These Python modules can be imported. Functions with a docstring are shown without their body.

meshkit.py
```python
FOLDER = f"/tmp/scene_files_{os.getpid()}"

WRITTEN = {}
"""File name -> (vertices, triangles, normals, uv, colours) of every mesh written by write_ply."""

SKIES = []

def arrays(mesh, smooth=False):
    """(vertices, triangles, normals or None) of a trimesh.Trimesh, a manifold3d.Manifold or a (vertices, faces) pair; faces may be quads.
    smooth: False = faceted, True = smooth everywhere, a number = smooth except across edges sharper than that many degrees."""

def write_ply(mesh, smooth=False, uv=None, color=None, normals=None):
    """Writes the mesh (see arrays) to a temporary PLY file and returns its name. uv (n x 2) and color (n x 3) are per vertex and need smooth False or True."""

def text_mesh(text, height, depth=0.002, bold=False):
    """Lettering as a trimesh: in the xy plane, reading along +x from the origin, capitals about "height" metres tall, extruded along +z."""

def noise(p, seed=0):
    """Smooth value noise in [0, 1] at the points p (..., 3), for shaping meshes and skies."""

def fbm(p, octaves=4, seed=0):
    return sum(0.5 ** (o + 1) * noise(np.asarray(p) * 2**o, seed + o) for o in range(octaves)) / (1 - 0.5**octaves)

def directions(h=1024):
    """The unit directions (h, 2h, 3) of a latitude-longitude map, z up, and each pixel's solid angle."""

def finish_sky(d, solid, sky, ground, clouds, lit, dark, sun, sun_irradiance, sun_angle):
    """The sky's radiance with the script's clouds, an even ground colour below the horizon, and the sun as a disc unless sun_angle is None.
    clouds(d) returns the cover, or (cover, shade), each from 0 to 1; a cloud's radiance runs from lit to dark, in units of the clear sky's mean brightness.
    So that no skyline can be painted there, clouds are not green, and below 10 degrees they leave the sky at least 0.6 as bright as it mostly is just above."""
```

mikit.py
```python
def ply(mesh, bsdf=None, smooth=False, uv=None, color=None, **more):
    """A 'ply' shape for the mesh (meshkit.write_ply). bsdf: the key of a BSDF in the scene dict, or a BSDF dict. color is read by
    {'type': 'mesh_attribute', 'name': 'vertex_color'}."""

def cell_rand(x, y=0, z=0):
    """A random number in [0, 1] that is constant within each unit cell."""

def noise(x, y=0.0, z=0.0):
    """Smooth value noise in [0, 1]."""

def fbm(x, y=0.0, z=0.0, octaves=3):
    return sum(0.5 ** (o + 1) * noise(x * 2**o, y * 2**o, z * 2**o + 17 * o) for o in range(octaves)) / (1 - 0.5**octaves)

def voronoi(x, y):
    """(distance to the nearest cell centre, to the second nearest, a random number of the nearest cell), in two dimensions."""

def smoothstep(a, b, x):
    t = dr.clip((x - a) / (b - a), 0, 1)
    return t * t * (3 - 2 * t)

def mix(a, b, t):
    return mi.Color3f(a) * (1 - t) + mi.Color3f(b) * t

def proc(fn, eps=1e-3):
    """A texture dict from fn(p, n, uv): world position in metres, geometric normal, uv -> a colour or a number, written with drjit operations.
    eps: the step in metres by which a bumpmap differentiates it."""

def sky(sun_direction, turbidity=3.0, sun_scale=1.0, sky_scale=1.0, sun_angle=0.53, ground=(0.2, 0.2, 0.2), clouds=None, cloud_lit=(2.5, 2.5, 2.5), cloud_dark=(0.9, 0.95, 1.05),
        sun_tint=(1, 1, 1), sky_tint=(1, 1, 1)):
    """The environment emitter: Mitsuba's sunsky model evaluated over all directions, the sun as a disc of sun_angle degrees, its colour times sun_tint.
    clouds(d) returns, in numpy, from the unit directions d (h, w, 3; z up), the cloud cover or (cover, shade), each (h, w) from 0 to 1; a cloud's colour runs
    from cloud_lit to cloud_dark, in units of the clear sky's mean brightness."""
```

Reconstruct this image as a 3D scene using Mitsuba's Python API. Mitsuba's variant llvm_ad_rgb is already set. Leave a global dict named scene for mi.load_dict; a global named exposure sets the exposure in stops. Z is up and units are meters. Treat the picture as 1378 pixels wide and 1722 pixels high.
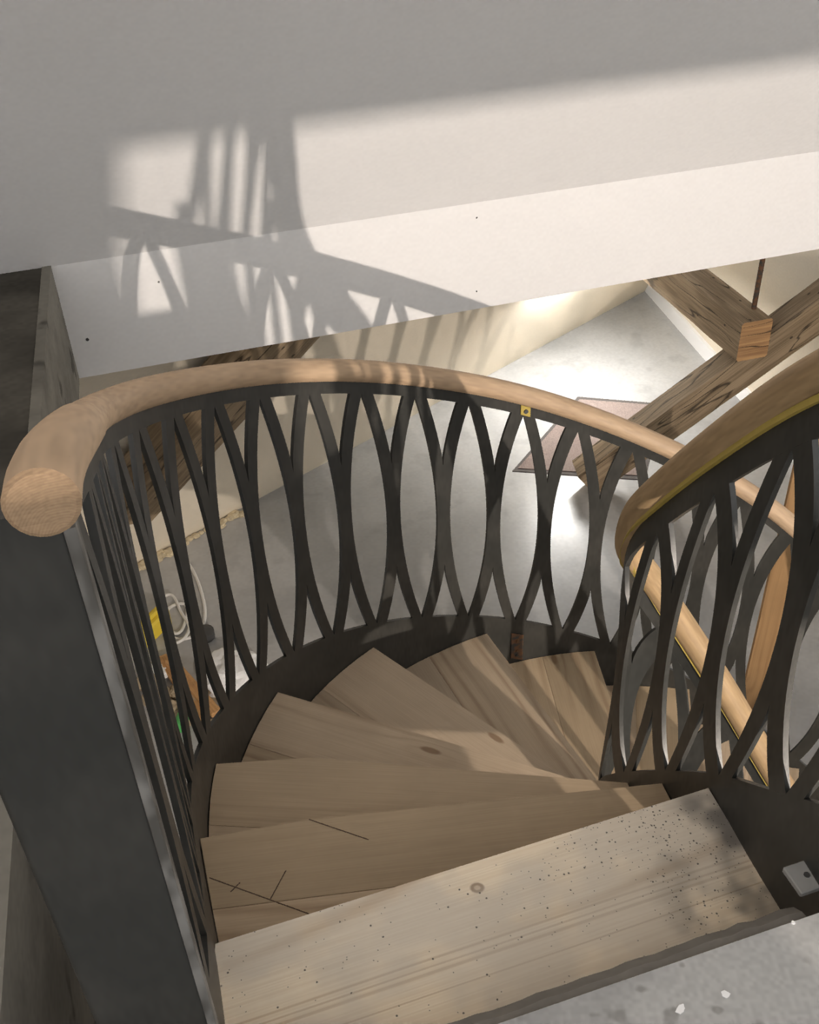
import math, random
import numpy as np, trimesh, mitsuba as mi, mikit, meshkit, drjit as dr
import manifold3d as m3
from scipy.interpolate import CubicSpline, PchipInterpolator
from shapely.geometry import Polygon, LineString, box as sbox
from shapely import affinity
from shapely.ops import split as ssplit
from mikit import proc, noise, fbm, voronoi, cell_rand, smoothstep, mix

random.seed(7); rng = np.random.default_rng(7)
T = mi.ScalarTransform4f
scene = {"type": "scene"}; labels = {}

# ------------------------------------------------------------------ camera, sun, sky, exposure
F_PX, PITCH, ROLL, EYE = 1750.5, 36.793, -2.28, 1.4318
p_, r_ = math.radians(PITCH), math.radians(ROLL)
FW = np.array([0, math.cos(p_), -math.sin(p_)]); U0 = np.array([0, math.sin(p_), math.cos(p_)]); R0 = np.array([1., 0, 0])
UP = -R0*math.sin(r_) + U0*math.cos(r_)
O0 = np.array([0, 0, EYE])
scene["camera"] = {"type": "perspective", "fov_axis": "x", "fov": 2*math.degrees(math.atan(689/F_PX)), "near_clip": 0.02,
                   "to_world": T().look_at(origin=O0.tolist(), target=(O0+FW).tolist(), up=UP.tolist())}
scene["sky"] = mikit.sky((0.5, -0.6, 0.6), turbidity=5.0, sun_scale=0.0, sky_scale=1.0, sun_angle=1.5, ground=(.25, .25, .25),
                         clouds=lambda d: 0.93 + 0.07*meshkit.fbm(d*2.5, 3), cloud_lit=(1.9, 1.9, 1.92), cloud_dark=(1.5, 1.5, 1.55))   # overcast
exposure = 3.03
LAMP, LAMP_POWER = np.array([2.12, -1.99, .245]), 5600.0        # a work lamp on the floor behind, its light warm

TUBE_POWER = 36.0                         # an unseen tube lamp added to brighten the lower floor

# ------------------------------------------------------------------ helpers
def num(key):
    if key not in USED: USED.add(key); return key
    i = 1
    while f"{key}_{i:03d}" in USED: i += 1
    k = f"{key}_{i:03d}"; USED.add(k); return k
USED = set()
def obj(name, mesh, mat, parent=None, smooth=False, label=None, cat=None, group=None, kind=None, uv=None, **more):
    key = num((parent + "__" if parent else "") + name)
    scene[key] = mikit.ply(mesh, mat, smooth=smooth, uv=uv, **more)
    tag(key, label, cat, group, kind)
    return key
def tag(key, label=None, cat=None, group=None, kind=None):
    d = {k: v for k, v in (("label", label), ("category", cat), ("group", group), ("kind", kind)) if v}
    if d: labels[key] = d
def thing(name, label, cat, group=None):
    key = num(name); tag(key, label, cat, group); return key
def cat_(ms): return trimesh.util.concatenate(ms)
def hexa(a, b):
    """prism between two matching 3d loops a, b (n x 3)"""
    a, b = np.asarray(a, float), np.asarray(b, float); n = len(a)
    v = np.vstack([a, b]); f = []
    for i in range(1, n-1): f += [[0, i+1, i], [n, n+i, n+i+1]]
    for i in range(n):
        j = (i+1) % n; f += [[i, j, n+j], [i, n+j, n+i]]
    m = trimesh.Trimesh(v, f, process=False); m.fix_normals(); return m
def hull(pts): return trimesh.convex.convex_hull(np.asarray(pts, float))
def rbox(c, size, ax=None, bev=0.004):
    """bevelled box: centre, size, 3 axes rows"""
    ax = np.eye(3) if ax is None else np.asarray(ax); s = np.asarray(size)/2; P = []
    for sx in (-1, 1):
        for sy in (-1, 1):
            for sz in (-1, 1):
                for k in range(3):
                    q = s - bev; q[k] = s[k]; P.append(np.array([sx, sy, sz])*q)
    return hull(np.asarray(P) @ ax + np.asarray(c))
def axes(d, up=(0, 0, 1)):
    d = np.asarray(d, float); d /= np.linalg.norm(d); n = np.cross(up, d); n /= np.linalg.norm(n); return np.array([d, n, np.cross(d, n)])
def tube(P, r, n=12, caps=True):
    P = np.asarray(P, float); t = np.gradient(P, axis=0); t /= np.linalg.norm(t, axis=1, keepdims=True)
    a = np.array([0, 0, 1.]) if abs(t[0][2]) < .9 else np.array([1., 0, 0]); V = []
    rr = np.broadcast_to(r, len(P)); th = np.arange(n)*2*np.pi/n
    for i in range(len(P)):
        a = a - t[i]*(a@t[i]); a /= np.linalg.norm(a); b = np.cross(t[i], a)
        V.append(P[i] + rr[i]*(np.cos(th)[:, None]*a + np.sin(th)[:, None]*b))
    f = []
    for i in range(len(P)-1):
        for j in range(n):
            k = (j+1) % n; f += [[i*n+j, i*n+k, (i+1)*n+k], [i*n+j, (i+1)*n+k, (i+1)*n+j]]
    V = np.vstack(V)
    if caps:
        V = np.vstack([V, P[0], P[-1]]); c0, c1 = len(V)-2, len(V)-1; e = (len(P)-1)*n
        for j in range(n): k = (j+1) % n; f += [[c0, k, j], [c1, e+j, e+k]]
    return trimesh.Trimesh(V, f, process=False)
def bp(px, py, z):
    """where a line of sight of the survey photo meets the level z (used to measure, in metres, where things stand)"""
    R = R0*math.cos(r_) + U0*math.sin(r_); d = FW + R*(px-689)/F_PX - UP*(py-861)/F_PX
    return O0 + d*(z-EYE)/d[2]
def on_plane(px, py, P, n):
    R = R0*math.cos(r_) + U0*math.sin(r_); d = FW + R*(px-689)/F_PX - UP*(py-861)/F_PX
    return O0 + d*(((np.asarray(P)-O0)@n)/(d@n))

# ------------------------------------------------------------------ materials
def mat(key, base, rough=0.6, spec=0.3, bump=None, bscale=1.0, eps=1e-3, **kw):
    b = {"type": "principled", "base_color": base if isinstance(base, dict) else {"type": "rgb", "value": list(base)}, "roughness": rough, "specular": spec, **kw}
    if bump is not None: b = {"type": "bumpmap", "arbitrary": proc(bump, eps), "scale": bscale, "bsdf": b}
    scene[key] = {"type": "twosided", "bsdf": b}
    return key
def plaster(base, var, sc):
    def fn(p, n, uv):
        a = fbm(p.x*sc, p.y*sc, p.z*sc, 3); b = noise(p.x*90, p.y*90, p.z*90)
        return mi.Color3f(base)*(1 + var*(a-.5) + .05*(b-.5))
    return proc(fn)
M_WALL = mat("mat_wall", plaster((.64, .635, .63), .10, 1.3), .9, .1)
M_FASCIA = mat("mat_fascia", plaster((.70, .695, .69), .06, 2.0), .85, .15)
M_LOWWALL = mat("mat_low_wall", plaster((.62, .56, .46), .10, 1.0), .9, .1)
def concrete(p, n, uv):
    a = fbm(p.x*1.2, p.y*1.2, p.z*1.2, 4); b = noise(p.x*60, p.y*60, p.z*60); c = fbm(p.x*7, p.y*7, 3, 3)
    return mix((.40, .40, .395), (.30, .30, .295), smoothstep(.35, .7, a))*(1+.10*(b-.5)-.10*smoothstep(.6, .8, c))
M_FLOOR = mat("mat_floor_low", proc(concrete), .33, .5)
def landing(p, n, uv):
    a = fbm(p.x*5, p.y*5, 1, 4); b = noise(p.x*160, p.y*160, 0); c = fbm(p.x*30, p.y*30, 7, 3)
    d = fbm(p.x*3+4, p.y*3, 2, 3)
    col = mix((.36, .36, .35), (.27, .27, .265), smoothstep(.35, .7, a))
    col = mix(col, mi.Color3f(.16, .155, .145), .6*smoothstep(.62, .75, c)*smoothstep(.45, .65, d))
    return col*(1+.18*(b-.5))
M_LAND = mat("mat_landing", proc(landing), .8, .2)
def darkfloor(p, n, uv):
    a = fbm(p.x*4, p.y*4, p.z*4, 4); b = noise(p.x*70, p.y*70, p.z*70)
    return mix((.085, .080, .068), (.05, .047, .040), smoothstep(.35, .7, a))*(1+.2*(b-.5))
M_DARKFLOOR = mat("mat_dark_floor", proc(darkfloor), .85, .15)  # dark brownish grey for the floor strip left of the well
def steel(p, n, uv):
    a = fbm(p.x*6, p.y*6, p.z*6, 3); b = noise(p.x*150, p.y*150, p.z*40)
    return mix((.020, .0205, .0185), (.032, .031, .0275), smoothstep(.35, .75, a))*(1+.25*(b-.5))
def lin_tex(p, n, uv):
    a = fbm(p.x*5, p.y*5, p.z*5, 4); b = noise(p.x*80, p.y*80, p.z*80); d = fbm(p.x*9+3, p.y*9, p.z*9, 3)
    return mix((.19, .182, .158), (.13, .124, .108), smoothstep(.35, .7, a))*(1+.15*(b-.5)-.5*smoothstep(.6, .72, d))
M_LINING = mat("mat_lining", proc(lin_tex), .85, .15)
M_STEEL = mat("mat_steel", proc(steel), .42, .45)
def worn(p, n, uv):
    a = fbm(p.x*40, p.y*40, p.z*14, 3)
    return mix((.065, .062, .056), (.17, .165, .155), smoothstep(.35, .7, a))
M_WORN = mat("mat_worn_steel", proc(worn), .6, .25)
def rust(p, n, uv):
    a = fbm(p.x*60, p.y*60, p.z*60, 3)
    return mix((.05, .045, .04), (.12, .06, .03), smoothstep(.35, .65, a))
M_RUST = mat("mat_rusty_steel", proc(rust), .7, .3)
M_EDGE = mat("mat_edge_steel", plaster((.14, .13, .115), .5, 30), .6, .3)
M_ZINC = mat("mat_zinc", (.26, .26, .25), .6, .4)
M_OCHRE = mat("mat_ochre", (.33, .25, .06), .5, .4)

KN1 = bp(803, 1493, -.1846)
def wood(light, dark, knots=True, ringf=55., dirt=0.0):
    def fn(p, n, uv):
        k = dr.floor(uv.y/10 + .5); x, y = uv.x, uv.y - 10*k
        rnd = cell_rand(k, 3, 1); rnd2 = cell_rand(k, 5, 2)
        kx, ky = x*3.0 + 7.3*k, y*9.0
        d1, d2, wh = voronoi(kx, ky)
        kn = smoothstep(.11, .06, d1)*dr.select(wh > .86, 1.0, 0.0) if knots else mi.Float(0)
        halo = smoothstep(.45, .05, d1)*dr.select(wh > .86, 1.0, 0.0) if knots else mi.Float(0)
        w = fbm(x*1.3, y*7+k*3.1, k, 3)
        ring = .5+.5*dr.sin((y*ringf + w*7.0 + halo*2.5 + rnd*6)*2.2)
        ring = ring*ring*ring*smoothstep(.3, .7, noise(x*.7, y*9+k*5, 2))
        fine = noise(x*9, y*420, k)
        bl = fbm(x*5, y*9, k+11, 3)
        c = mix(light, dark, .75*ring + .30*fine)
        c = c*(.80 + .38*rnd)*mi.Color3f(1+.06*(rnd2-.5), 1, 1-.16*(rnd2-.5))*(1-.22*(bl-.5))
        c = mix(c, mi.Color3f(.16, .095, .05), .75*kn)
        if dirt > 0:
            g = fbm(p.x*5, p.y*5, 2, 4)
            kd = dr.sqrt(dr.square((p.x-KN1[0])/1.25)+dr.square(p.y-KN1[1])); c = mix(c, mi.Color3f(.20, .12, .07), .75*smoothstep(.012, .008, kd)-.35*smoothstep(.006, .003, kd))
            s1, s2, sw = voronoi(p.x*95, p.y*95); t1, t2, tw = voronoi(p.x*210, p.y*210)
            dens = smoothstep(.1, .5, p.x)*.75 + .10; cl = smoothstep(.4, .62, fbm(p.x*6+3, p.y*6, 8, 3))
            speck = dr.maximum(smoothstep(.22, .10, s1)*dr.select(sw > 1-.22*dens*cl, 1.0, 0.0), .8*smoothstep(.3, .15, t1)*dr.select(tw > 1-.14*dens*(.3+cl), 1.0, 0.0))
            yl = y + .006*(noise(x*3, y*9, 4)-.5); ln = mi.Float(0)
            for q_, w_ in ((.150, .003), (.162, .0025), (.172, .004), (.205, .002)): ln = dr.maximum(ln, smoothstep(w_, w_*.3, dr.abs(yl-q_)))
            c = mix(c, mi.Color3f(.40, .27, .14), .45*ln)
            edge = smoothstep(.34, .56, p.x)
            c = mix(c, mi.Color3f(.44, .415, .38), dirt*smoothstep(.42, .62, g))
            c = mix(c, mi.Color3f(.10, .097, .093), .85*edge*smoothstep(.3, .7, fbm(p.x*14, p.y*14, 3, 3)))
            c = mix(c, mi.Color3f(.07, .065, .06), .9*speck)
        return c
    return proc(fn)
M_PINE = mat("mat_pine", wood((.385, .30, .205), (.27, .195, .125)), .6, .3)
M_PINED = mat("mat_pine_dusty", wood((.80, .70, .555), (.54, .40, .25), dirt=.5, ringf=34., knots=False), .65, .3)
def railwood(p, n, uv):
    f = noise(uv.x*7, uv.y*55, 3); g = fbm(uv.x*3, uv.y*9, 5, 3); h = noise(uv.x*30, uv.y*160, 1)
    return mix((.40, .29, .19), (.27, .185, .115), .45*f+.35*g)*(1+.22*(h-.5))
M_RAIL = mat("mat_rail_wood", proc(railwood), .55, .35)
def railwood2(p, n, uv):
    f = noise(uv.x*7, uv.y*90, 3); g = fbm(uv.x*3, uv.y*20, 5, 3); h = noise(uv.x*30, uv.y*260, 1)
    return mix((.33, .23, .125), (.19, .125, .065), .45*f+.4*g)*(1+.22*(h-.5))
M_RAIL2 = mat("mat_rail_wood_shade", proc(railwood2), .6, .3)  # rail wood darkened: the inner handrail's shade is put into its colour
def endgrain(p, n, uv):
    r = dr.sqrt(dr.square(uv.x-.012)+dr.square(uv.y+.03)); g = .5+.5*dr.sin(r*2600+6*noise(uv.x*90, uv.y*90, 0))
    s = noise(uv.x*30, uv.y*900, 2); e = noise(uv.x*400, uv.y*400, 2)
    return mix((.30, .205, .125), (.21, .14, .085), .4*g+.5*s)*(1+.2*(e-.5))
M_END = mat("mat_end_grain", proc(endgrain), .75, .2)
def oldwood(light, dark):
    def fn(p, n, uv):
        g = fbm(uv.x*2.0, uv.y*26, 1, 3); f = noise(uv.x*6, uv.y*160, 3); s = fbm(uv.x*4, uv.y*6, 5, 3)
        cr = smoothstep(.035, .0, dr.abs(fbm(uv.x*1.6, uv.y*14, 9, 3)-.47))
        d1, d2, w = voronoi(uv.x*7, uv.y*12); h = smoothstep(.10, .06, d1)*dr.select(w > .86, 1.0, 0.0)
        c = mix(light, dark, smoothstep(.3, .75, .55*g+.3*f+.25*s))
        return mix(c, mi.Color3f(.03, .022, .015), .85*dr.maximum(cr, h))
    return proc(fn)
M_BEAM = mat("mat_old_beam", oldwood((.29, .22, .145), (.165, .12, .075)), .75, .2)
M_BEAMD = mat("mat_dark_beam", oldwood((.14, .105, .07), (.065, .048, .03)), .8, .2)
M_BEAMEND = mat("mat_beam_end", oldwood((.42, .25, .12), (.25, .14, .07)), .75, .2)
M_POST = mat("mat_new_post", oldwood((.55, .32, .14), (.38, .20, .085)), .6, .3)
M_POSTW = mat("mat_post_wood", wood((.47, .29, .145), (.33, .19, .09), ringf=70.), .6, .3)
M_MARK = mat("mat_mark", (.10, .07, .05), .8, .1)
M_WHITE = mat("mat_white", (.75, .75, .75), .5, .4)
M_CABLE = mat("mat_cable", (.62, .61, .58), .5, .4)
M_YELLOW = mat("mat_yellow", (.62, .47, .05), .5, .4)
def mattex(p, n, uv):
    r = .5+.5*dr.sin(uv.x*2*math.pi/.012); a = fbm(uv.x*6, uv.y*6, 1, 3); b = noise(uv.x*180, uv.y*180, 0)
    return mix((.20, .15, .135), (.29, .25, .23), .45*r+.3*a)*(1+.35*(b-.5))
M_MAT = mat("mat_doormat", proc(mattex), .95, .05)
M_MATEDGE = mat("mat_doormat_edge", (.10, .09, .085), .8, .2)
M_RUBBLE = mat("mat_rubble", plaster((.36, .29, .20), .8, 22), .95, .05)
M_PLASTERBITS = mat("mat_plaster_bits", plaster((.50, .43, .30), .7, 25), .95, .05)
M_DARK = mat("mat_dark_plastic", (.05, .05, .05), .5, .4)
M_GREEN = mat("mat_green_plastic", (.08, .35, .10), .5, .4)
M_BROWN = mat("mat_roof", (.25, .22, .19), .9, .1)

# ------------------------------------------------------------------ the setting
H = 0.18457                              # one riser
ZF = -2.77                               # lower floor
X = np.array([2.97, .88, 0]); X /= np.linalg.norm(X); Y = np.array([-X[1], X[0], 0])
A = np.array([-1.23, 3.40, 0.])          # far left corner of the stairwell, at upper floor level
E3 = np.array([0, 0, 1.])
LD = np.array([.22, -.975, 0]); LD /= np.linalg.norm(LD)     # left side of the well, towards the camera
LAND = bp(900, 1700, 0); LX = bp(1378, 1535, 0) - bp(837, 1722, 0); LX /= np.linalg.norm(LX)
LAND = LAND + LX*((.05-LAND[0])/LX[0]); LY = np.array([-LX[1], LX[0], 0])

# the slab of the upper floor, in two pieces round the stairwell (left strip; landing towards the camera)
def prism(loop, z0, z1):
    loop = np.asarray(loop, float)[:, :2]
    return hexa(np.c_[loop, np.full(len(loop), z0)], np.c_[loop, np.full(len(loop), z1)])
SL = -.44
Lc = LAND - .62*LX; t_ = ((A-Lc)@LY)/(-(LD@LY)); Cn = A + LD*t_
obj("floor", prism([Lc - .3*LX, Lc - .3*LX - 2.7*LY, LAND - 2.7*LY + .56*LX, LAND - .5*LY + .56*LX, LAND - .42*LY + .64*LX, LAND + .64*LX], SL, 0), M_LAND, kind="structure")
obj("floor", prism([Lc - 1.6*LX - 2.7*LY, Lc - 1.6*LX - 6*LY, LAND + 5.9*LX - 6*LY, LAND + 5.9*LX - 2.7*LY], SL, 0), M_LAND, kind="structure")
wl0, wl1 = A - .0*X, Cn
obj("floor", prism([A, Cn-LD*.0, Cn - 2.3*X, A - 2.3*X], SL, 0), M_DARKFLOOR, kind="structure")
nl = np.cross(E3, LD)
# dark timber lining of the left side of the well
lining = thing("lining_board", "grimy dark board lining the left edge of the stairwell opening", "board")
obj("face", hexa([A+E3*.004, Cn+E3*.004, Cn+E3*SL, A+E3*SL], [q - (-nl)*0 + (nl if nl[0] > 0 else -nl)*.03 for q in (A+E3*.004, Cn+E3*.004, Cn+E3*SL, A+E3*SL)]), M_LINING, lining)

LQ = A + (Cn-A)*.62
obj("face", hexa([LQ+E3*SL, Cn+E3*SL, Cn-E3*2.2, LQ-E3*2.2], [q + (nl if nl[0] > 0 else -nl)*.03 for q in (LQ+E3*SL, Cn+E3*SL, Cn-E3*2.2, LQ-E3*2.2)]), M_LINING, lining)
# far side: the white slab edge below, the leaning plastered wall above
obj("trim_1", hexa([A, A+6.4*X, A+6.4*X+E3*SL, A+E3*SL], [q+Y*.30 for q in (A, A+6.4*X, A+6.4*X+E3*SL, A+E3*SL)]), M_FASCIA, kind="structure")
TILT = .50
WU = -Y*math.sin(TILT) + E3*math.cos(TILT); WN = np.cross(X, WU)
W0 = A - 2.3*X
obj("wall_far", hexa([W0, W0+9*X, W0+9*X+WU*3.2, W0+WU*3.2], [q+Y*.14 for q in (W0, W0+9*X, W0+9*X+WU*3.2, W0+WU*3.2)]), M_WALL, kind="structure")

# lower room: floor, the leaning wall on the left, the wall with a white skirting on the right
obj("floor", prism([(-6, -2), (6, -2), (6, 13), (-6, 13)], ZF-.1, ZF), M_FLOOR, kind="structure")
B0 = bp(340, 890, ZF); B1 = bp(1140, 460, ZF); BD = (B1-B0)/np.linalg.norm(B1-B0); BN = np.array([BD[1], -BD[0], 0])   # BN: into the room
LT = math.radians(31); BU = BN*math.sin(LT) + E3*math.cos(LT); LWN = np.cross(BD, BU); LWN = LWN if LWN@BN > 0 else -LWN
S0 = bp(1090, 490, ZF); S1 = bp(1195, 610, ZF); SD = (S1-S0)/np.linalg.norm(S1-S0)

# ------------------------------------------------------------------ stair geometry
OU = np.array([-.6, 0, 1, 2, 3, 4, 5, 6, 7, 8, 10, 12, 14, 15.5])
OXY = np.array([[-.215, .42], [-.280, .64], [-.362, .972], [-.463, 1.318], [-.500, 1.668], [-.401, 2.075], [-.138, 2.434], [.252, 2.672], [.660, 2.752], [1.026, 2.715], [1.480, 2.620], [1.93, 2.50], [2.36, 2.33], [2.66, 2.19]])
OC = CubicSpline(OU, OXY)
OZ = PchipInterpolator([-.6, .1, .3, .6, 1, 1.5, 2, 2.5, 3, 4, 5, 6, 7, 8, 10, 15.5], [.07, .05, .03, -.013, -.079, -.175, -.269, -.355, -.439, -.630, -.826, -1.032, -1.235, -1.43, -1.81, -2.87])
uu = np.linspace(-.6, 15.5, 1200); oo = OC(uu); os_ = np.r_[0, np.cumsum(np.linalg.norm(np.diff(oo, axis=0), axis=1))]
class Curve:
    def __init__(s, S, XY, Z): s.S, s.x, s.y, s.z = S, XY[:, 0], XY[:, 1], Z; s.L = S[-1]
    def at(s, t, w=0., off=0.):
        t = np.asarray(t, float); x, y, z = (np.interp(t, s.S, q) for q in (s.x, s.y, s.z)); e = .004
        dx, dy = (np.interp(t+e, s.S, q)-np.interp(t-e, s.S, q) for q in (s.x, s.y)); l = np.hypot(dx, dy)
        return np.stack([x - dy/l*off, y + dx/l*off, z + w], -1)
OUT = Curve(os_, oo, OZ(uu))
def s_of_u(u): return float(np.interp(u, uu, os_))
IP = np.array([(.64, .80, .24), (.606, 1.0, .10), (.592, 1.055, .046), (.556, 1.234, -.123), (.52, 1.411, -.326), (.486, 1.597, -.557), (.466, 1.70, -.70), (.480, 1.79, -.86), (.55, 1.845, -.985), (.65, 1.82, -1.14), (.75, 1.765, -1.29), (.87, 1.70, -1.49), (1.10, 1.57, -1.84), (1.35, 1.45, -2.2), (1.7, 1.27, -2.72)])
ch = np.r_[0, np.cumsum(np.linalg.norm(np.diff(IP[:, :2], axis=0), axis=1))]
tt = np.linspace(0, ch[-1], 900); ixy = np.c_[PchipInterpolator(ch, IP[:, 0])(tt), PchipInterpolator(ch, IP[:, 1])(tt)]
from scipy.ndimage import gaussian_filter1d
ixy = gaussian_filter1d(ixy, 10, axis=0, mode="nearest"); iz = gaussian_filter1d(PchipInterpolator(ch, IP[:, 2])(tt), 10, mode="nearest")
iS = np.r_[0, np.cumsum(np.linalg.norm(np.diff(ixy, axis=0), axis=1))]
INN = Curve(iS, ixy, iz)

TH = .010
def band(C, s0, s1, lo, hi, th=TH, n=None):
    n = n or max(2, int((s1-s0)/.02)); t = np.linspace(s0, s1, n+1)
    lo = np.broadcast_to(lo(t) if callable(lo) else lo, t.shape); hi = np.broadcast_to(hi(t) if callable(hi) else hi, t.shape)
    V = np.stack([C.at(t, lo, -th/2), C.at(t, hi, -th/2), C.at(t, hi, th/2), C.at(t, lo, th/2)], 1).reshape(-1, 3); f = []
    for i in range(n):
        a, b = i*4, i*4+4
        for j in range(4):
            k = (j+1) % 4; f += [[a+j, a+k, b+k], [a+j, b+k, b+j]]
    e = n*4; f += [[0, 2, 1], [0, 3, 2], [e, e+1, e+2], [e, e+2, e+3]]
    m = trimesh.Trimesh(V, f, process=False); m.fix_normals(); return m
def bar(C, left, right, Hl, th=TH, n=22):
    """one laser-cut bar: left(w), right(w) give its two edges along the sheet"""
    w = np.linspace(0, Hl, n+1); a, b = left(w), right(w)
    V = np.stack([C.at(a, w, -th/2), C.at(b, w, -th/2), C.at(b, w, th/2), C.at(a, w, th/2)], 1).reshape(-1, 3)
    f = []
    for i in range(n):
        p, q = i*4, i*4+4
        for j in range(4):
            k = (j+1) % 4; f += [[p+j, p+k, q+k], [p+j, q+k, q+j]]
    e = n*4; f += [[0, 2, 1], [0, 3, 2], [e, e+1, e+2], [e, e+2, e+3]]
    m = trimesh.Trimesh(V, f, process=False); m.fix_normals(); return m
def railing(parent, C, s_first, s_last, Hl, P=.182, stringer=.30, plate=.05, rail_r=.031, rail_s=None, rusty=()):
    k0 = 0; starts = np.arange(s_first, s_last, P); A_, B_ = .375*P, .215*P
    sh = lambda w: 1-(2*np.asarray(w)/Hl-1)**2
    obj("stringer", band(C, rail_s[0]+.02, rail_s[1], -stringer, 0), M_STEEL, parent, smooth=30)
    obj("top_plate", band(C, rail_s[0]+.02, rail_s[1], Hl, Hl+plate), M_STEEL, parent, smooth=30)
    for i, s in enumerate(starts):
        mid = s+P/2
        m = M_RUST if i in rusty else M_STEEL
        obj("baluster", bar(C, lambda w: s+A_*sh(w), lambda w: np.minimum(s+A_*sh(w)+B_, mid), Hl), m, parent, smooth=25)
        obj("baluster", bar(C, lambda w: np.maximum(s+P-A_*sh(w)-B_, mid), lambda w: s+P-A_*sh(w), Hl), m, parent, smooth=25)
def handrail(parent, C, s0, s1, w, r, n=24, fade=0., m_=None):
    m_ = m_ or M_RAIL
    t = np.linspace(s0, s1, int((s1-s0)/.02)+2); P = C.at(t, w)
    m = tube(P, r, n, caps=False)
    S = np.r_[0, np.cumsum(np.linalg.norm(np.diff(P, axis=0), axis=1))]
    # duplicated seam is not needed: grain is addressed by angle on both halves
    ang = np.tile(np.abs(np.arange(n)-n/2)/n*2*np.pi*r, len(P)); uv = np.c_[np.repeat(S, n), ang]
    k = obj("handrail", m, m_, parent, smooth=True, uv=uv, label="round light oak handrail")
    for e, nb in ((0, 1), (-1, -2)):
        d = P[e]-P[nb]; d /= np.linalg.norm(d); ax = axes(d, up=(0, 0, 1)); th = np.arange(n)*2*np.pi/n; pts = [P[e]+d*.003]; uvs = [(0, 0)]; f = []
        for j, (rr, dd) in enumerate(((r-.004, .003), (r, 0.))):
            for a in th: pts.append(P[e]+d*dd+rr*(math.cos(a)*ax[1]+math.sin(a)*ax[2])); uvs.append((rr*math.cos(a), rr*math.sin(a)))
        for j in range(n):
            q = (j+1) % n; f += [[0, 1+j, 1+q], [1+j, 1+n+j, 1+n+q], [1+j, 1+n+q, 1+q]]
        obj("end_grain", trimesh.Trimesh(pts, f, process=False), M_END, k, smooth=False, uv=np.array(uvs))
        if fade: break
    return k

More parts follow.
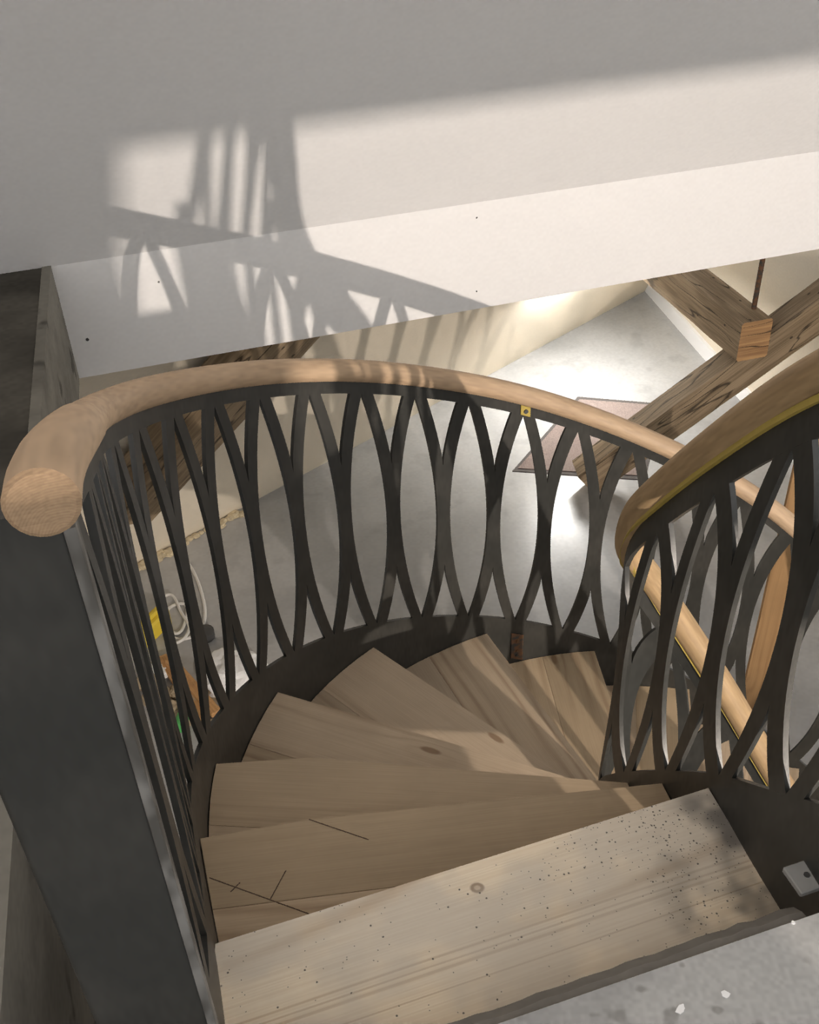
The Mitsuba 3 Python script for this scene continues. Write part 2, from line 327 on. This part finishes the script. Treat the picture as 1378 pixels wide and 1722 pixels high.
# outer balustrade: from the newel panel by the landing, round the outside of the winders and down
HO = .844
ob = thing("outer_balustrade", "black steel balustrade of crossing curved bars around the outside of the winding stair", "balustrade")
s_e = s_of_u(.13)                       # end of the handrail by the newel
lens = s_of_u(6.69)
s_first = lens - .182*math.floor((lens-s_e-.02)/.182)
n_l = int((s_of_u(13.6)-s_first)/.182)
railing(ob, OUT, s_first, s_first+.182*n_l-.01, HO, stringer=.29, rail_s=(s_e+.012, s_of_u(14.2)), rusty=(-1,))
handrail(ob, OUT, s_e-.03, s_of_u(14.2), HO+.068, .0300)
# newel panel: a wide flat steel post with rounded corners, its face towards the landing
NP = OUT.at(s_e+.02)[:2]; nz1 = OUT.at(s_e+.02)[2]+HO+.045
ND = -LX
def rrect(w, d, r, n=5):
    return Polygon([(0, 0), (w, 0), (w, d), (0, d)]).buffer(-r).buffer(r, quad_segs=n)
pl = np.array(rrect(.135, .03, .010).exterior.coords)[:-1]
base = np.array([NP[0], NP[1], 0]) - LX*.125
loop = np.array([base + LX*a + LY*(b-.012) for a, b in pl])
nw = obj("newel_panel", hexa(loop + E3*(-.75), loop + E3*nz1), M_STEEL, ob, smooth=40, label="wide flat charcoal steel newel panel")
rl = np.array(Polygon([(.128, -.004), (.139, -.004), (.139, .034), (.128, .034)]).buffer(-.002).buffer(.002).exterior.coords)[:-1]
obj("edge_strip", hexa([base+LX*a+LY*(b-.012)+E3*(-.75) for a, b in rl], [base+LX*a+LY*(b-.012)+E3*(nz1-.02) for a, b in rl]), M_WORN, nw, smooth=40, label="bare brushed steel edge")

# inner balustrade round the tight inside of the turn
HI = .72
ib = thing("inner_balustrade", "black steel balustrade with shade-darkened handrail curling around the inside of the turn", "balustrade")
sB = float(INN.S[np.argmin(np.hypot(INN.x-.556, INN.y-1.234))])
s0i = sB - .182*math.floor((sB-.02)/.182)
railing(ib, INN, s0i, INN.L-.25, HI, stringer=.30, plate=.072, rail_s=(0, INN.L-.06))
ih = handrail(ib, INN, .0, INN.L-.06, HI+.112, .0310, m_=M_RAIL2)
obj("yellowish_line", band(INN, .02, INN.L-.1, HI+.060, HI+.073, th=.034), M_OCHRE, ib, smooth=30, label="yellowish line under the handrail")  # narrow yellowish band along the underside of the inner handrail

# treads
st = thing("winder_staircase", "winding staircase of pale pine treads turning right down to the lower floor", "staircase")
def u_to_inner(k):
    z = np.interp(k, [0, 16], [.04, -16*H+.04])
    return float(np.interp(-z, -INN.z, INN.S)) if k > .8 else INN.S[np.argmin(np.abs(INN.y-(1.26 + (1-k)*.28)))]
KINK = {2: (-.234, 1.356), 3: (-.265, 1.675)}
KB = [0]
def tread(k):
    key = num(st + "__tread")
    so = np.linspace(s_of_u(k-1)-.03, s_of_u(k), 8); outer = OUT.at(so, 0, -.007)[:, :2]
    i0, i1 = u_to_inner(k-1), u_to_inner(k)
    inner = INN.at(np.linspace(i1, i0-.015, 5), 0, .007)[:, :2]
    nose = [outer[-1]] + ([np.array(KINK[k])] if k in KINK else []) + [inner[0]]
    P = Polygon(list(outer) + ([np.array(KINK[k])] if k in KINK else []) + list(inner)).buffer(0)
    if k == 1: P = Polygon([outer[-1], inner[0], bp(1311, 1521, -H)[:2], bp(1311, 1521, -H)[:2]-.10*LY[:2]-.012*LX[:2], (LAND-.40*LX-.05*LY)[:2]])
    d = inner[0]-outer[-1]; d = d/np.linalg.norm(d); nrm = np.array([d[1], -d[0]])
    if (np.array(P.centroid.coords[0])-outer[-1])@nrm < 0: nrm = -nrm
    w = (np.array(P.exterior.coords)-outer[-1])@nrm
    lo, hi = w.min(), w.max(); nb = 2; cuts = [lo-.01] + [lo + (hi-lo)*(i+random.uniform(-.12, .12))/nb for i in range(1, nb)] + [hi+.01]
    if k == 1: cuts = [lo-.01, hi+.01]
    for a, b in zip(cuts[:-1], cuts[1:]):
        q = P.intersection(Polygon([outer[-1]+d*x+nrm*y for x, y in ((-1, a+.0002), (2, a+.0002), (2, b-.0002), (-1, b-.0002))]))
        for g in getattr(q, "geoms", [q]):
            if g.area < 2e-4: continue
            g = g.simplify(.001); KB[0] += 1
            c0 = np.array(g.exterior.coords)[:-1]; c1 = np.array(g.buffer(-.0015, join_style=2).exterior.coords)[:-1]
            m = trimesh.creation.extrude_polygon(g, .0385, engine="earcut"); m.apply_translation([0, 0, -k*H-.04])
            gi = g.buffer(-.0004, join_style=2)
            if gi.geom_type == "Polygon" and len(gi.exterior.coords) == len(g.exterior.coords):
                top = m.vertices[:, 2] > -k*H-.01
                m = hexa(np.c_[c0, np.full(len(c0), -k*H-.0015)], np.c_[np.array(gi.exterior.coords)[:-1], np.full(len(c0), -k*H)]) if False else m
            m2 = trimesh.creation.extrude_polygon(gi if not gi.is_empty and gi.geom_type == "Polygon" else g, .0015, engine="earcut"); m2.apply_translation([0, 0, -k*H-.0015])
            m = cat_([m, m2]); v = m.vertices
            al = (v[:, :2]-outer[-1])@d; ac = (v[:, :2]-outer[-1])@nrm
            uv = np.c_[al + 1.7*KB[0], ac + (v[:, 2]+k*H) + 10*KB[0]]
            obj("board", m, M_PINED if k == 1 else M_PINE, key, uv=uv)
    return key
for k in range(1, 15): tread(k)
# ---END-TREADS

# ------------------------------------------------------------------ rest of the shell
def quadslab(q, off, name, m, kind="structure", **k): q = np.asarray(q, float); return obj(name, hexa(q, q+np.asarray(off)), m, kind=kind, **k)
# ceiling of the lower room beyond the slab edge
def low(s, z): return B0 + BD*s + BU*((z-ZF)/BU[2])
ZC = SL
LO = -.5; HI_ = 9.0
W0s, W1s, WZ0, WZ1 = 1.7, 3.9, -1.20, -.52  # opening of an unseen skylight, added to light the lower room
for a, b, z0, z1 in ((LO-2, W0s, ZF, ZC), (W1s, HI_, ZF, ZC), (W0s, W1s, ZF, WZ0), (W0s, W1s, WZ1, ZC)):
    quadslab([low(a, z0), low(b, z0), low(b, z1), low(a, z1)], -LWN*.12, "wall_left", M_LOWWALL)
for a, b, z0, z1 in ((W0s, W0s+.05, WZ0, WZ1), (W1s-.05, W1s, WZ0, WZ1), (W0s+.05, W1s-.05, WZ0, WZ0+.04), (W0s+.05, W1s-.05, WZ1-.04, WZ1), (2.77, 2.83, WZ0+.04, WZ1-.04)):
    quadslab([low(a, z0)-LWN*.02, low(b, z0)-LWN*.02, low(b, z1)-LWN*.02, low(a, z1)-LWN*.02], -LWN*.06, "added_window_1__window_frame", M_WHITE, kind=None)
labels["added_window_1"] = {"kind": "structure"}
C0 = A + Y*.30 - 3*X; C1 = A + Y*.30 + 6.4*X
cl_ = low(0, ZC) - LWN*.13
room = Polygon([q[:2] for q in (C0, C1, C1+Y*7, C0+Y*7)]).intersection(Polygon([(cl_-BD*9)[:2], (cl_+BD*14)[:2], (cl_+BD*14+BN*14)[:2], (cl_-BD*9+BN*14)[:2]]))
rc = np.array(room.exterior.coords)[:-1]
obj("ceiling", hexa(np.c_[rc, np.full(len(rc), ZC)], np.c_[rc, np.full(len(rc), ZC+.12)]), M_FASCIA, kind="structure")
sd2 = SD[:2]; rn = np.array([-SD[1], SD[0], 0]); rn = rn if rn[0] > 0 else -rn
R0_ = S0 - SD*2.5; R1_ = S0 + SD*9
for a, b, z0, z1 in ((-2.5, 3.9, 0, 2.33), (3.9, 5.6, 0, .5), (5.6, 6.0, 0, 2.33), (6.0, 7.7, 0, .5), (7.7, 9, 0, 2.33), (3.9, 5.6, 2.2, 2.33), (6.0, 7.7, 2.2, 2.33)):
    q0_, q1_ = S0+SD*a, S0+SD*b; quadslab([q0_+E3*z0, q1_+E3*z0, q1_+E3*z1, q0_+E3*z1], rn*.12, "wall_right", M_LOWWALL)
quadslab([R0_, R1_, R1_+E3*.13, R0_+E3*.13], -rn*.025, "baseboard_right", M_WHITE)
quadslab([(-4.6, -2, ZF), (-4.6, 9, ZF), (-4.6, 9, SL), (-4.6, -2, SL)], [-.1, 0, 0], "wall_side", M_LOWWALL)
quadslab([(-4.6, -2, ZF), (6, -2, ZF), (6, -2, SL), (-4.6, -2, SL)], [0, -.1, 0], "wall_near", M_LOWWALL)
# upper room: side walls; added unseen panels behind that cut the edges of the lamp light
TB = 1.7
q0 = LAMP + Y*TB; q0[2] = 0
def wb(x0, x1, z0, z1): a, b = q0+X*x0, q0+X*x1; quadslab([a+E3*z0, b+E3*z0, b+E3*z1, a+E3*z1], -Y*.07, "lamp_baffle", M_WALL)
wb(-1.25, -.39, -.02, .62); wb(-.39, 1.6, .298, .62); wb(1.6, 3.2, -.4, .62)
quadslab([A-2.3*X-4.3*Y+E3*2.5, A+6.5*X-4.3*Y+E3*2.5, A+6.5*X+E3*2.5, A-2.3*X+E3*2.5], [0, 0, .1], "ceiling", M_WALL)
quadslab([A+6.4*X-6*Y+E3*SL, A+6.4*X+Y*.2+E3*SL, A+6.4*X+Y*.2+E3*2.6, A+6.4*X-6*Y+E3*2.6], X*.1, "wall_east", M_WALL)
quadslab([A-2.3*X-6*Y, A-2.3*X+Y*.2, A-2.3*X+Y*.2+E3*2.6, A-2.3*X-6*Y+E3*2.6], -X*.1, "wall_west", M_WALL)

# work lamp standing on the landing behind the camera
wl = thing("work_lamp", "small work lamp standing on the landing floor behind the viewer", "lamp")
ld = (A + X*.9 + E3*.1) - LAMP; ld /= np.linalg.norm(ld); lax = axes(ld)
obj("housing", cat_([rbox(LAMP-ld*.035, (.05, .09, .09), lax, .006), rbox([LAMP[0], LAMP[1], LAMP[2]-.14], (.02, .02, .20), None, .003), rbox([LAMP[0], LAMP[1], .009], (.22, .16, .018), None, .004)]), M_DARK, wl)
e_ = .022; eq = [LAMP + lax[1]*a*e_ + lax[2]*b*e_ for a, b in ((-1, -1), (1, -1), (1, 1), (-1, 1))]
em = trimesh.Trimesh(eq, [[0, 1, 2], [0, 2, 3]], process=False)
if em.face_normals[0] @ ld < 0: em.invert()
ek = obj("bulb", em, M_WHITE, wl)
scene[ek]["emitter"] = {"type": "area", "radiance": {"type": "rgb", "value": [LAMP_POWER*1.0, LAMP_POWER*.88, LAMP_POWER*.77]}}

# added tube lamp, out of view, brightening the floor below the leaning wall
tl = thing("added_tube_lamp", "unseen tube lamp added by the leaning wall to brighten the lower floor", "lamp")
La, Lb_ = low(2.7, -1.60)+LWN*.06, low(3.45, -1.60)+LWN*.06; Lm = (La+Lb_)/2; lh = np.linalg.norm(Lb_-La)
obj("housing", rbox(Lm+E3*.03, (lh, .09, .05), axes(BD), .006), M_WHITE, tl)
tw = np.cross(E3, BD)*.03; tq = [La+tw, Lb_+tw, Lb_-tw, La-tw]; tq = [q-E3*.0 for q in tq]
tm = trimesh.Trimesh(tq, [[0, 1, 2], [0, 2, 3]], process=False)
if tm.face_normals[0][2] > 0: tm.invert()
tk = obj("tube", tm, M_WHITE, tl)
scene[tk]["emitter"] = {"type": "area", "radiance": {"type": "rgb", "value": [TUBE_POWER*1.0, TUBE_POWER*.99, TUBE_POWER*.96]}}

# ------------------------------------------------------------------ timber of the lower room
def timber(P0, P1, w, h, ax_up, m, parent, name="beam_body", end=None, seed=1, wob=.006):
    """old hewn timber with slightly wavy arrises"""
    P0, P1 = np.asarray(P0, float), np.asarray(P1, float); ax = axes(P1-P0, ax_up); L = np.linalg.norm(P1-P0); n = max(4, int(L/.12)); V = []; UV = []
    c = .012; prof = [(-w/2+c, -h/2), (w/2-c, -h/2), (w/2, -h/2+c), (w/2, h/2-c), (w/2-c, h/2), (-w/2+c, h/2), (-w/2, h/2-c), (-w/2, -h/2+c)]
    r = np.random.default_rng(seed); k = len(prof); per = np.r_[0, np.cumsum([math.dist(prof[i], prof[(i+1) % k]) for i in range(k)])]
    for i in range(n+1):
        for j in range(k+1):
            q = prof[j % k]; V.append(P0 + ax[0]*L*i/n + ax[1]*q[0] + ax[2]*q[1]); UV.append((L*i/n+seed*3.1, per[j]+seed*1.7))
    V = np.array(V); off = (meshkit.fbm(V*9, 3, seed)-.5)*2*wob
    V = V + np.stack([off, (meshkit.fbm(V*9+50, 3, seed)-.5)*2*wob, off*.5], -1)
    for i in range(n+1): V[i*(k+1)+k] = V[i*(k+1)]
    f = []
    for i in range(n):
        for j in range(k):
            a = i*(k+1)+j; b = a+k+1; f += [[a, a+1, b+1], [a, b+1, b]]
    o = obj(name, trimesh.Trimesh(V, f, process=False), m, parent, smooth=False, uv=np.array(UV))
    for e, sg in ((0, -1), (n, 1)):
        ring = V[e*(k+1):e*(k+1)+k]; ce = ring.mean(0); ev = np.vstack([ring, ce]); ff = [[j, (j+1) % k, k] for j in range(k)]
        t = trimesh.Trimesh(ev, ff, process=False)
        if t.face_normals[0] @ ax[0] * sg < 0: t.invert()
        obj("end_face", t, end or m, parent, smooth=False, uv=np.c_[(ev-ce)@ax[1]+seed, (ev-ce)@ax[2]+seed])
    return ax
t1 = thing("timber_beam", "old timber beam lying diagonally against the lower leaning wall, behind the left balusters", "beam")
PB0 = on_plane(208, 850, B0+LWN*.17, LWN); PB1 = on_plane(430, 600, B0+LWN*.17, LWN); PB1 = PB1 + (PB1-PB0)*.28
timber(PB0, PB1, .26, .24, LWN, M_BEAM, t1, seed=2)
t2 = thing("timber_brace", "old timber brace rising to the right from the lower floor behind the handrails", "beam")
BA, BB = np.array([1.20, 5.80, -2.675]), np.array([2.66, 5.90, -1.46]); bd = BB-BA
timber(BA, BA+bd*1.07, .21, .22, (0, 0, 1), M_BEAM, t2, seed=5)
t3 = thing("timber_tie_beam", "short end of an old horizontal beam with an orange end face under the white slab edge", "beam")
zt = -1.47
tl0, tl1, tr1 = bp(1145, 460, zt), bp(1246, 541, zt), bp(1306, 538, zt)
td = tl0-tl1; td /= np.linalg.norm(td); TW = abs((tr1-tl1) @ np.array([-td[1], td[0], 0])); TE = (tl1+tr1)/2 - E3*.13
timber(TE, TE+td*2.6, TW, .26, (0, 0, 1), M_BEAM, t3, end=M_BEAMEND, seed=8)
rd = thing("threaded_rod", "thin dark steel rod standing up from the old beam end", "rod")
RB = bp(1268, 520, zt-.005)
obj("rod", tube([RB+E3*z for z in np.linspace(0, .95, 9)], .016, 10), M_RUST, rd, smooth=40)
t4 = thing("timber_post", "upright squared timber post with a fresh orange face behind the right balusters", "post")
PP = bp(1262, 1205, ZF)
timber(PP, PP+E3*2.25, .12, .12, (math.cos(.9), math.sin(.9), 0), M_POSTW, t4, seed=11, wob=.002)

# doormat on the lower floor
mk = thing("doormat", "reddish brown ribbed doormat with a grey rim on the lower floor", "mat")
MC = [bp(972, 668, ZF), bp(1115, 680, ZF), bp(1085, 808, ZF), bp(862, 793, ZF)]
mu = (MC[1]-MC[0]); mu /= np.linalg.norm(mu); mv = np.cross(E3, mu)
def quadmesh(C, z0, z1, inset=0):
    c = sum(C)/4; Q = [q + (c-q)/np.linalg.norm(c-q)*inset*1.4 for q in C]; return hexa([q+E3*z0 for q in Q], [q+E3*z1 for q in Q])
rim = quadmesh(MC, .0005, .006); obj("rim", rim, M_MATEDGE, mk)
pile = quadmesh(MC, .006, .012, .035); pv = pile.vertices
obj("pile", pile, M_MAT, mk, uv=np.c_[pv@mu, pv@mv])

# landing edge: steel angle and the lug on the stringer
la = thing("landing_edge_angle", "dark steel angle along the edge of the landing above the top tread", "steel angle")
a0, a1 = LAND-LX*.40, LAND+LX*.545
nf = 40; fa = [a0+(a1-a0)*i/nf for i in range(nf+1)]; wv = [random.uniform(-.0025, .0025) for _ in fa]
fv = []
for q, w_ in zip(fa, wv): fv += [q+E3*-.006, q+LY*(.016+w_)+E3*-.010, q+LY*(.034+w_)+E3*-.024, q+LY*.036+E3*-.034, q+E3*-.034]
ff = []
for i in range(nf):
    for j in range(5): k = (j+1) % 5; ff += [[i*5+j, i*5+k, i*5+5+k], [i*5+j, i*5+5+k, i*5+5+j]]
fm = trimesh.Trimesh(fv, ff, process=False); fm.fix_normals(); obj("flange", fm, M_EDGE, la)
obj("web", hexa([a0+LY*.002+E3*-.03, a0+LY*.010+E3*-.03, a0+LY*.010+E3*-.18, a0+LY*.002+E3*-.18], [a1+LY*.002+E3*-.03, a1+LY*.010+E3*-.03, a1+LY*.010+E3*-.18, a1+LY*.002+E3*-.18]), M_STEEL, la)
lg = thing("steel_lug", "small grey steel lug with a bolt hole on the black stringer at the right", "bracket")
LB = bp(1360, 1474, -.03)
w_ = rbox(LB, (.062, .05, .012), np.array([LX, LY, E3]), .002); obj("plate", w_, M_ZINC, lg)
obj("bolt", tube([LB+E3*.0055+LX*-.004, LB+E3*.0075+LX*-.004], .005, 12), M_DARK, lg)

# welded joint in the outer balustrade
def on_sheet(px, py):
    best = None
    for s in np.linspace(s_of_u(4), s_of_u(8), 400):
        xy = OUT.at(s)[:2]; Rr = R0*math.cos(r_)+U0*math.sin(r_)
        d = FW + Rr*(px-689)/F_PX - UP*(py-861)/F_PX; t = (xy@d[:2])/(d[:2]@d[:2]); e = np.linalg.norm(d[:2]*t-xy)
        if best is None or e < best[0]: best = (e, s, EYE+d[2]*t)
    return best[1], best[2]-float(np.interp(best[1], OUT.S, OUT.z))
js, jw = on_sheet(868, 1085)
def patch(C, s, w, hs, hw, off, th=.004): return rbox(C.at(s, w, off), (hs*2, th, hw*2), np.array([(C.at(s+.01)-C.at(s-.01))/np.linalg.norm(C.at(s+.01)-C.at(s-.01)), np.cross([0, 0, 1], (C.at(s+.01)-C.at(s-.01))/np.linalg.norm((C.at(s+.01)-C.at(s-.01))[:2]))*1.0, [0, 0, 1.]]), .001)
obj("splice_plate", patch(OUT, js, jw, .026, .062, -.008), M_RUST, ob, label="rusty splice plate with small bolts")
for dz in (-.040, -.018, .030): obj("splice_bolt", tube([OUT.at(js, jw+dz, -.009), OUT.at(js, jw+dz, -.015)], .0055, 10), M_RUST, ob)
js2, jw2 = on_sheet(882, 689)
obj("splice_tab", patch(OUT, js2, jw2, .018, .017, -.008), M_OCHRE, ob, label="yellowish welded splice tab under the handrail")
obj("splice_bolt", tube([OUT.at(js2, jw2, -.009), OUT.at(js2, jw2, -.014)], .007, 10), M_DARK, ob)

# ------------------------------------------------------------------ clutter on the lower floor, left
def curl(pts, n=60):
    P = np.array(pts, float); t = np.r_[0, np.cumsum(np.linalg.norm(np.diff(P, axis=0), axis=1))]; return CubicSpline(t, P)(np.linspace(0, t[-1], n))
def fl(px, py, z=.012): return bp(px, py, ZF+z)
c1 = [fl(*q) for q in ((300, 930), (322, 955), (340, 1000), (345, 1035), (325, 1070), (300, 1075), (282, 1050), (288, 1020), (305, 1015), (312, 1045), (300, 1065), (285, 1060))]
obj("cable", tube(curl(c1, 90), .010, 8), M_CABLE, smooth=40, label="white cable looped on the lower floor behind the left balusters, the longer one", cat="cable")
c2 = [fl(*q, .03) for q in ((265, 1010), (285, 1000), (305, 1030), (318, 1060), (300, 1080), (280, 1078))]
obj("cable", tube(curl(c2, 60), .009, 8), M_CABLE, smooth=40, label="short white cable curled beside the yellow tool case", cat="cable")
Yb = fl(254, 1055, .06)
obj("tool_case", cat_([rbox(Yb, (.10, .26, .12), axes((.35, -.2, 0)), .012), rbox(Yb+E3*.07, (.03, .14, .03), axes((.35, -.2, 0)), .008)]), M_YELLOW, label="small yellow tool case on the lower floor behind the left balusters", cat="tool case")
pk = fl(345, 1066, .03); obj("plug", hull(np.vstack([trimesh.creation.cylinder(.055, .05, sections=20).vertices, trimesh.creation.cylinder(.035, .066, sections=20).vertices])+pk), M_DARK, smooth=40, label="round dark cable reel lying at the end of the white cable", cat="cable reel")
for i, (a, b) in enumerate((((272, 1105), (345, 1215)), ((285, 1110), (365, 1200)))):
    A_, B__ = fl(*a, .02+.03*i), fl(*b, .02+.03*i); obj("batten", rbox((A_+B__)/2, (np.linalg.norm(B__-A_), .06, .03), axes(B__-A_), .003), M_POST, uv=None, label=["longer thin wooden batten lying on the lower floor beside the yellow case", "shorter thin wooden batten lying by the white plastic bag"][i], cat="batten")
def crumple(c, r, seed, sq=.5):
    m = trimesh.creation.icosphere(3, 1.0); v = m.vertices; v = v*(.65+.75*meshkit.fbm(v*2.3+seed*7, 3, seed)[:, None]); v[:, 2] = np.maximum(v[:, 2]*sq, -.25); m.vertices = v*r; m.apply_translation(np.asarray(c)+[0, 0, .25*r]); return m
obj("plastic_bag", crumple(fl(393, 1140, 0), .17, 3), M_WHITE, label="crumpled white plastic bag on the lower floor beside the stringer", cat="plastic bag")
obj("paper_scrap", crumple(fl(262, 1135, 0), .075, 5, .3), M_WHITE, label="crumpled white paper scrap near the battens", cat="paper")
obj("rubble", cat_([crumple(fl(250+12*i+random.uniform(-6, 6), 1160+14*(i % 5)+random.uniform(-10, 10), 0), random.uniform(.03, .08), 10+i, .6) for i in range(14)]), M_RUBBLE, label="brown rubble and wood scraps in the corner of the lower floor", cat="rubble", kind="stuff")
obj("rubble", cat_([crumple(B0+BD*(-.75+.045*i)+BN*random.uniform(.03, .07), random.uniform(.018, .045), 40+i, .5) for i in range(26)]), M_PLASTERBITS, label="crumbled pale plaster along the foot of the leaning wall at the left", cat="rubble", kind="stuff")
gb = fl(300, 1225, .05); obj("bottle", tube([gb, gb+np.array([.02, .12, 0]), gb+np.array([.024, .15, 0]), gb+np.array([.03, .19, 0])], [.035, .035, .014, .014], 14), M_GREEN, smooth=30, label="small green bottle lying among the rubble", cat="bottle")
# paint chips on the landing
for i, q in enumerate(((1145, 1697, .009), (1222, 1672, .007), (1335, 1552, .004))):
    c = bp(q[0], q[1], .0005); pts = [c + np.array([math.cos(a), math.sin(a), 0])*q[2]*random.uniform(.5, 1.1) for a in np.linspace(0, 6.28, 8)[:-1]]
    obj("paint_chip", hexa(pts, [p+E3*.0015 for p in pts]), M_WHITE, label=["larger white paint chip on the grey landing floor", "white paint chip on the grey landing by the scuffed patch", "tiny paint chip at the landing edge near the steel lug"][i], cat="paint chip")

# pencil and saw marks on the second tread, nail holes in the white slab edge
for (a, b) in (((455, 1512), (481, 1464)), ((352, 1476), (520, 1537)), ((388, 1500), (404, 1484)), ((520, 1378), (620, 1412))):
    P0, P1 = bp(*a, -2*H+.0002), bp(*b, -2*H+.0002); w_ = np.cross(E3, P1-P0); w_ = w_/np.linalg.norm(w_)*.0011
    obj("pencil_mark", hexa([P0-w_, P1-w_, P1+w_, P0+w_], [q+E3*.0004 for q in (P0-w_, P1-w_, P1+w_, P0+w_)]), M_MARK, st+"__tread_001", label="dark pencil or saw mark")
for q in ((147, 571), (802, 366), (802, 490), (267, 474)):
    c = on_plane(*q, A, Y); r = .006 if q[0] == 147 else .0035
    obj("nail_hole", tube([c+Y*.003, c-Y*.0008], r, 10), M_DARK, "trim_1")
